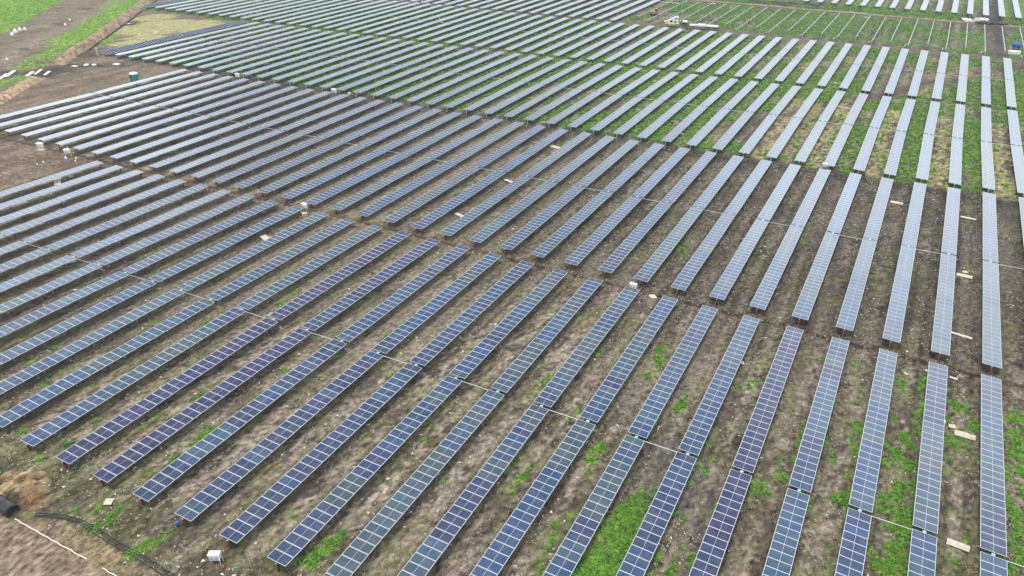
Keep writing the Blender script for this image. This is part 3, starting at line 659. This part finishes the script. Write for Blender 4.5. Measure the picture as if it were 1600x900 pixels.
board(415, 373, 1.2, 2.8, 1.15, 'cream board between rows in the left half of nearest block')
board(90, 284, 1.4, 4.6, .95, 'long cream board between the two farthest rows of nearest block')
board(111, 276, .9, 1.1, .6, 'crumpled white lump right of the long cream board')
board(1020, 463, 1.1, 1.3, .7, 'square cream board on the brown track beside a white cabinet')
board(170, 785, 1.0, 1.0, .5, 'small tan plywood piece on muddy ground at the lower left')
board(1316, 168, 1.2, 4.0, 1.45, 'white board on brown soil in the grassy third block')
board(1304, 130, 1.2, 4.0, 1.5, 'white board between rows below the bare steel rows')
board(1028, 128, 1.2, 3.6, 1.3, 'small white board on grass in the fourth block')
board(1062, 209, 1.0, 2.6, 1.1, 'tan scrap board at the lower edge of the first grassy block')
board(1160, 567, .5, .8, .4, 'tiny pale scrap beside a purple row in the nearest block')
board(1355, 28, 2.2, 3.0, 0, 'white board at the edge of the farthest dirt road')
board(1116, 6, 1.4, 3.0, .3, 'white scrap among the bare steel tubes')
board(1031, 3, 1.8, 8, 1.4, 'long white board above the small excavator')
board(1052, 5, 2.2, 7, 1.4, 'white board right of the long white one at the top edge')
board(1340, 20.5, 1.4, 8, 1.5, 'white board lying across the farthest dirt road')
board(1450, 580, .5, .9, 1.2, 'tiny white scrap left of a row below the brown track')
board(1415, 584, .4, .7, .9, 'tiny cream scrap on the brown track verge')
board(1490, 591, .35, 1.1, 1.4, 'narrow cream plank on the brown track between two rows')
board(1488, 666, .8, .8, .2, 'white torn scrap just above the cream board')
# sheets in the muddy hollows, upper left
SH = [(5, 121, 2.0, 9, 'white plastic sheet strip, leftmost of the two beside the bank'), (16, 116, 2.0, 10, 'white plastic sheet strip, right one of the pair in the grass'), (47, 116, 2.0, 7, 'white plastic sheet in the dark hollow left of the trench'),
      (60, 113, 1.2, 8, 'thin pale plastic strip on the grass at the trench end'), (74, 115, 1.6, 6, 'white plastic sheet at the muddy end of the trench'), (117, 104, 2.2, 4, 'white plastic lump in mud, leftmost of three in a line'),
      (135, 102, 2.0, 5, 'white plastic lump in mud, middle of three in a line'), (147, 102, 2.0, 4, 'white plastic lump in mud, right one of three in a line'), (182, 101, 2.6, 5, 'pale plastic sheet in a puddle below the dark tilted row')]
xa, ya = G(0, 124); xb, yb = G(19, 111); SA = math.atan2(yb-ya, xb-xa)-math.pi/2
for k, (px, py, w, l, lb) in enumerate(SH): board(px, py, w*(.55 if k < 5 else .6), l*(.9 if k < 5 else .5), SA if k < 5 else SA+.5*(k % 3), lb, M_SHEET, 'plastic_sheet', .25, 'sheet', 'white plastic sheets in the mud')
def sack(px, py, s, label, m=M_SHEET, name='sack', cat='sack', grp='white sacks on the open dirt'):
    s *= .72; x, y = G(px, py, .3*s); n = 10; k = 7; t = MB(); vs = []; sd = px*.37
    for j in range(k+1):
        ph = j/k; r = s*.5*(math.sin(math.pi*min(1, .18+ph*.82))**.7 if j < k else .02)*(1.1-.45*ph)
        for i in range(n): a = 2*math.pi*i/n; q = r*(1+.18*math.sin(3*a+sd)+.1*math.cos(5*a-sd)); vs.append((q*math.cos(a), q*math.sin(a)*.8, s*.95*ph-.03))
    fs = [(j*n+i, j*n+(i+1) % n, (j+1)*n+(i+1) % n, (j+1)*n+i) for j in range(k) for i in range(n)]+[tuple(range(n-1, -1, -1)), tuple(range(k*n, k*n+n))]
    t.add(vs, fs); o = t.build(name, m, None, (x, y, gz(x, y)), 0, True); tag(o, label, cat, grp); return o
for (px, py, s, lb) in ((24, 50, 3.0, 'tall white sack, left of three by the green field corner'), (31, 47, 2.6, 'white sack, middle of three by the green field corner'), (39, 46, 2.4, 'white sack standing apart on the right of three'), (19, 54, 2.4, 'low grey white sack at the foot of the tall one'),
                        (102, 39, 1.8, 'white sack lying in a dark rut on the dirt road'), (109, 31, 1.5, 'small white sack above the rut on open dirt'), (11, 93, 1.6, 'small white sack alone beside the dirt road'),
                        (103, 247, 1.1, 'white sack at the foot of the cabinet with red duct'), (119, 248, .8, 'small white sack right of the cabinet, upper one'), (118, 252, .7, 'small white sack right of the cabinet, lower one'),
                        (105, 230, .8, 'yellowish sack behind the cabinet with red duct'), (68, 254, .8, 'small white sack on dirt, right one of a pair'), (58, 257, .6, 'smaller white sack on dirt, left one of a pair'),
                        (243, 52, 1.6, 'small white sack on the dry yellow grass'), (1475, 659, .7, 'white sack touching the left side of the rightmost row but one'),
                        (686, 28, 1.7, 'white sack between rows at the top centre, upper one'), (690, 35, 1.7, 'white sack between rows at the top centre, lower one'), (660, 4, 1.8, 'reddish white sack at the top edge among the rows')):
    sack(px, py, s, lb)
def box_crate(px, py, s, rz, label, m):
    x, y = G(px, py, .3); t = empty('crate', (x, y, gz(x, y)), rz, label=label, cat='crate')
    q = MB(); q.bev(-.5*s, .5*s, -.4*s, .4*s, 0, .7*s, .03); q.build('body', m, t); q = MB(); q.box(-.53*s, .53*s, -.43*s, .43*s, .705*s, .75*s); q.build('lid', m, t)
box_crate(66, 239, 1.5, .4, 'brown crate at the foot of a white cabinet on dirt', M_CARD)
box_crate(476, 336, .9, .6, 'tan crate below the white cabinet beside the brown track', mat('tan_board', (.5, .38, .24), .8, noise=.2))
# blue bucket
x, y = G(277, 818, .2); t = empty('bucket', (x, y, gz(x, y)), 0, label='small blue bucket on the mud below a row end', cat='bucket')
m = MB(); m.tube([(0, 0, 0), (0, 0, .42)], .2, 14, rr=[.17, .22]); m.build('body', M_BLUE, t); m = MB(); m.tube([(-.22, 0, .4), (-.12, 0, .52), (.12, 0, .52), (.22, 0, .4)], .012, 6); m.build('handle', M_STEEL, t)
# black cables, white pipe and the culvert, lower left
def ground_tube(name, pix, r, m, label, cat, grp=None, lift=.0, n=8, seed=0):
    P = []
    for (a, b), (c, d) in zip(pix[:-1], pix[1:]):
        for k in range(6):
            q = k/6; x, y = G(a+(c-a)*q, b+(d-b)*q); w = .06*math.sin(len(P)*1.7+seed); P.append((x+w, y+w*.6, gz(x, y)+r+lift))
    x, y = G(*pix[-1]); P.append((x, y, gz(x, y)+r+lift)); t = MB(); t.tube(P, r, n); o = t.build(name, m, None, smooth=True); tag(o, label, cat, grp); return o
base = [(55, 804), (78, 806), (100, 808), (125, 815), (145, 826), (165, 838), (190, 853), (215, 867), (240, 882), (272, 902), (300, 922)]
ground_tube('black_cable', [(a+3, b-2) for a, b in base], .06, M_BLACK, 'black cable on the lower left ground, upper strand', 'cable', 'black cables on the lower left ground', seed=1)
ground_tube('black_cable', [(a-2, b+3+(k > 3)*3) for k, (a, b) in enumerate(base)], .06, M_BLACK, 'black cable on the lower left ground, lower strand', 'cable', 'black cables on the lower left ground', seed=2)
ground_tube('black_cable', [(a, b+(1 if k % 2 else 2)) for k, (a, b) in enumerate(base)], .05, M_BLACK, 'black cable on the lower left ground, middle strand', 'cable', 'black cables on the lower left ground', .05, seed=3)
ground_tube('white_pipe', [(24, 812), (45, 824), (75, 841), (100, 855), (136, 875)], .06, M_SHEET, 'long white pipe on the dirt at the lower left corner', 'pipe', lift=.03)
ground_tube('white_pipe', [(160, 888), (184, 902)], .05, M_WHITE, 'short white pipe end at the bottom edge left', 'pipe')
x0, y0 = G(-70, 742, .3); x1, y1 = G(21, 801, .3); d = Vector((x1-x0, y1-y0, 0)); a = math.atan2(d.y, d.x)
t = empty('culvert_pipe', (x1, y1, gz(x1, y1)), a, label='thick black pipe with square cut end at the left edge', cat='culvert')
m = MB(); m.tube([(-d.length, 0, .33), (0, 0, .33)], .7, 20, cap=False); m.tube([(0, 0, .33), (-.02, 0, .33)], .5, 20, rr=[.7, .62], cap=False); m.tube([(-.02, 0, .33), (-2.5, 0, .33)], .62, 20); m.build('barrel', M_BLACK, t, smooth=True)
for k in (-.25, -1.6, -2.9): m = MB(); m.tube([(k, 0, .33), (k+.12, 0, .33)], .735, 20); m.build('collar', M_BLACK, t)
# green portable toilet
x, y = G(211, 127); t = empty('portable_toilet', (x, y, gz(x, y)), -.15, label='teal portable toilet with white roof on open dirt', cat='portable toilet')
m = MB(); m.bev(-.95, .95, -.9, .9, 0, 2.25, .12); m.build('cabin', M_TEAL, t)
m = MB(); m.tube([(0, 0, 2.24), (0, 0, 2.42), (0, 0, 2.66), (0, 0, 2.74)], 1, 20, rr=[1.18, 1.16, .85, .2]); m.build('roof', M_WHITE, t, smooth=False)
m = MB(); m.box(-.78, .1, -.935, -.905, .15, 2.1); dr_ = m.build('door', M_TEALD, t); m = MB(); m.box(-.02, .04, -.98, -.94, 1.0, 1.2); m.build('handle', M_STEEL, dr_)
# pit ring
x, y = G(202, 38); t = empty('manhole_ring', (x, y, gz(x, y)), 0, label='dark concrete ring with pale cover beside the trench', cat='manhole')
m = MB(); n = 24; vs = [(r*math.cos(2*math.pi*i/n), r*math.sin(2*math.pi*i/n), z) for r, z in ((2.3, -.2), (2.2, .5), (1.5, .5), (1.45, -.2)) for i in range(n)]
m.add(vs, [(k*n+i, k*n+(i+1) % n, (k+1)*n+(i+1) % n, (k+1)*n+i) for k in range(3) for i in range(n)]); m.build('ring', mat('wet_concrete', (.09, .09, .085), .8, noise=.3), t)
m = MB(); m.tube([(.2, 0, .1), (.2, 0, .3)], .8, 16); m.build('cover', M_WHITE, t)
# marker posts at the corner of the far blocks
for (px, py, lb) in ((153, 88, 'white T shaped post left of the dark tilted row'), (220, 13, 'white T shaped post at the far end of the trench')):
    x, y = G(px, py); t = empty('marker_post', (x, y, gz(x, y)), .3, label=lb, cat='post')
    m = MB(); m.box(-.16, .16, -.16, .16, -.2, 2.5); m.build('post', M_BARE, t); m = MB(); m.box(-.6, .6, -.14, .14, 2.505, 2.75); m.build('crossbar', M_BARE, t)

# ------------------------------------------------------------------ machines by the bare racks
def wheel(t, x, y, r, w, name='wheel'):
    m = MB(); m.tube([(x, y-w/2, r), (x, y-w*.35, r), (x, y+w*.35, r), (x, y+w/2, r)], r, 16, rr=[r*.88, r, r, r*.88]); o = m.build(name, M_RUBBER, t)
    m = MB(); m.tube([(x, y-w/2-.02, r), (x, y+w/2+.02, r)], r*.5, 12); m.build('rim', M_STEEL, o)
x, y = G(1050, 42); t = empty('crane_truck', (x, y, 0), YAW*-.2+.15, label='white and yellow mobile crane with sloping body on dirt road', cat='crane truck')
m = MB(); m.bev(-2.9, 2.6, -1.25, 1.25, .6, 1.55, .12); m.build('chassis', M_YELLOW, t)
m = MB(); m.add([(-1.9, -1.1, 1.56), (2.1, -1.1, 1.56), (2.1, -1.1, 3.9), (1.2, -1.1, 4.1), (-1.9, -1.1, 2.4), (-1.9, 1.1, 1.56), (2.1, 1.1, 1.56), (2.1, 1.1, 3.9), (1.2, 1.1, 4.1), (-1.9, 1.1, 2.4)],
             [(0, 1, 2, 3, 4), (9, 8, 7, 6, 5), (0, 5, 6, 1), (1, 6, 7, 2), (2, 7, 8, 3), (3, 8, 9, 4), (4, 9, 5, 0)]); m.build('body', M_WHITE, t)
for (a, b, c, e) in ((-.9, .0, 2.0, 2.7), (.8, 1.4, 1.8, 2.4), (1.1, 1.7, 3.1, 3.6)): m = MB(); m.box(a, b, -1.13, -1.105, c, e); m.build('window', M_GLASSD, t)
m = MB(); m.bev(-3.3, -2.0, -1.1, 1.1, 1.56, 2.3, .15); m.build('bonnet', M_YELLOW, t)
for sx in (-2.0, 1.7):
    for sy in (-1.15, 1.15): wheel(t, sx, sy, .6, .45)
x, y = G(1093, 46); t = empty('flatbed_truck', (x, y, 0), -.05+.28, label='dark flatbed truck with white load on the dirt road', cat='truck')
m = MB(); m.box(-4.2, 7.2, -1.2, 1.2, 1.0, 1.25); m.build('flatbed', M_BLACK, t)
m = MB(); m.bev(-7.0, -4.6, -1.25, 1.25, .7, 2.7, .2); cabn = m.build('cab', mat('dark_grey_cab', (.10, .10, .11), .4, noise=.2), t)
m = MB(); m.bev(-6.6, -4.9, -1.15, 1.15, 2.705, 2.95, .1); m.build('cab_roof', M_WHITE, t)
m = MB(); m.box(-6.7, -5.2, -1.275, -1.255, 1.7, 2.4); m.build('window', M_GLASSD, t)
for k, (a, b, h) in enumerate(((-3.9, -1.2, .55), (-1.0, 2.3, .75), (2.5, 6.9, .5))): m = MB(); m.bev(a, b, -1.1, 1.1, 1.255, 1.255+h, .05); o = m.build('pallet_load', M_WHITE if k != 0 else M_SHEET, None, (x, y, 0), .23); tag(o, ('low white wrapped load on the flatbed, next to the cab', 'tallest white wrapped load, middle of the flatbed', 'long low white load at the flatbed tail')[k], 'load', 'white loads on the flatbed')
for sx in (-5.8, -2.6, 3.8, 5.2, 6.5):
    for sy in (-1.1, 1.1): wheel(t, sx, sy, .5, .4)
x, y = G(1022, 24); t = empty('excavator', (x, y, 0), .5, label='small orange brown excavator beside the bare steel tubes', cat='excavator')
for sy in (-1, 1): m = MB(); m.bev(-1.7, 1.7, sy*1.0-.28, sy*1.0+.28, 0, .8, .2); m.build('track', M_RUBBER, t)
m = MB(); m.bev(-1.7, .6, -1.15, 1.15, .85, 1.9, .15); m.build('engine_house', M_ORANGE, t)
m = MB(); m.bev(-.1, 1.3, -.2, 1.1, .95, 2.7, .12); o = m.build('cab', M_ORANGE, t); m = MB(); m.box(1.305, 1.33, -.1, 1.0, 1.6, 2.5); m.box(.1, 1.1, -.235, -.21, 1.6, 2.5); m.build('window', M_GLASSD, o)
m = MB(); m.tube([(1.0, -.6, 1.4), (2.7, -.6, 3.2), (4.4, -.6, 2.3)], .22, 8); m.build('boom', M_ORANGE, t); m = MB(); m.tube([(4.4, -.6, 2.3), (4.6, -.6, .8)], .16, 8); m.bev(4.2, 5.1, -1.0, -.2, .1, .8, .1); m.build('bucket_arm', M_ORANGE, t)
# blue tank and white bundle at the right edge
x, y = G(1587, 77); t = empty('water_tank', (x, y, 0), .1, label='blue water tank on a stand near the photo\'s right edge', cat='tank')
m = MB(); m.tube([(-1.4, 0, 1.5), (-1.2, 0, 1.5), (1.2, 0, 1.5), (1.4, 0, 1.5)], 1, 16, rr=[.5, .85, .85, .5]); m.build('barrel', M_BLUE, t)
m = MB(); m.tube([(.1, 0, 2.3), (.1, 0, 2.6)], .3, 12); m.build('lid', M_BLUE, t)
for sx in (-.8, .8): m = MB(); m.box(sx-.1, sx+.1, -.7, .7, -.1, .75); m.build('leg', M_BLACK, t)
x, y = G(1584, 85); t = empty('wrapped_pallet', (x, y, 0), .05, label='low white wrapped pallet below the blue water tank', cat='pallet')
m = MB(); m.bev(-1.8, 1.8, -.8, .8, .16, 1.2, .1); m.build('wrapped_load', M_WHITE, t)
m = MB()
for k in range(5): m.box(-1.8+k*.75, -1.2+k*.75, -.8, .8, .0, .15)
m.build('pallet_base', M_CARD, t)
# torn packaging in a heap by the farthest road
rr = random.Random(5); m = MB()
for k in range(60):
    x, y = G(rr.uniform(1503, 1544), 0); x, y = G(rr.uniform(1504, 1543), rr.uniform(30.5, 34.5)); s = rr.uniform(.3, 1.2)
    m.box(-s, s, -s*.6, s*.6, 0, .12+.2*rr.random(), 0, Matrix.Translation((x, y, rr.uniform(0, .6))) @ Matrix.Rotation(rr.uniform(0, 3), 4, 'Z') @ Matrix.Rotation(rr.uniform(-.4, .4), 4, 'X'))
o = m.build('debris', M_SHEET); tag(o, 'pale torn packaging strewn along the farthest dirt road', 'debris', kind='stuff')
m = MB()
for k in range(70):
    px = rr.uniform(1524, 1574); x, y = G(px, 36+.05*(px-1520)+rr.uniform(-1, 1.2)); s = rr.uniform(.3, .9)
    m.box(-s, s, -s*.6, s*.6, 0, .15+.3*rr.random(), 0, Matrix.Translation((x, y, rr.uniform(0, .4))) @ Matrix.Rotation(rr.uniform(0, 3), 4, 'Z') @ Matrix.Rotation(rr.uniform(-.4, .4), 4, 'X'))
o = m.build('debris', M_BLACK); tag(o, 'dark scrap strewn beside the pale packaging at the far road', 'debris', kind='stuff')

# ------------------------------------------------------------------ thin air between the lens and the far rows
m = MB(); m.box(-3050, 2550, -1550, 4550, -3.0, 64.0)
mh = bpy.data.materials.new('pale_air'); mh.use_nodes = True; t = mh.node_tree; t.nodes.clear()
v = t.nodes.new('ShaderNodeVolumePrincipled'); v.inputs['Color'].default_value = (.85, .90, 1, 1); v.inputs['Density'].default_value = .0002; v.inputs['Anisotropy'].default_value = .2
oo = t.nodes.new('ShaderNodeOutputMaterial'); t.links.new(v.outputs[0], oo.inputs['Volume'])
o = m.build('haze', mh); tag(o, 'thin pale haze over the whole solar farm', 'haze', kind='stuff')
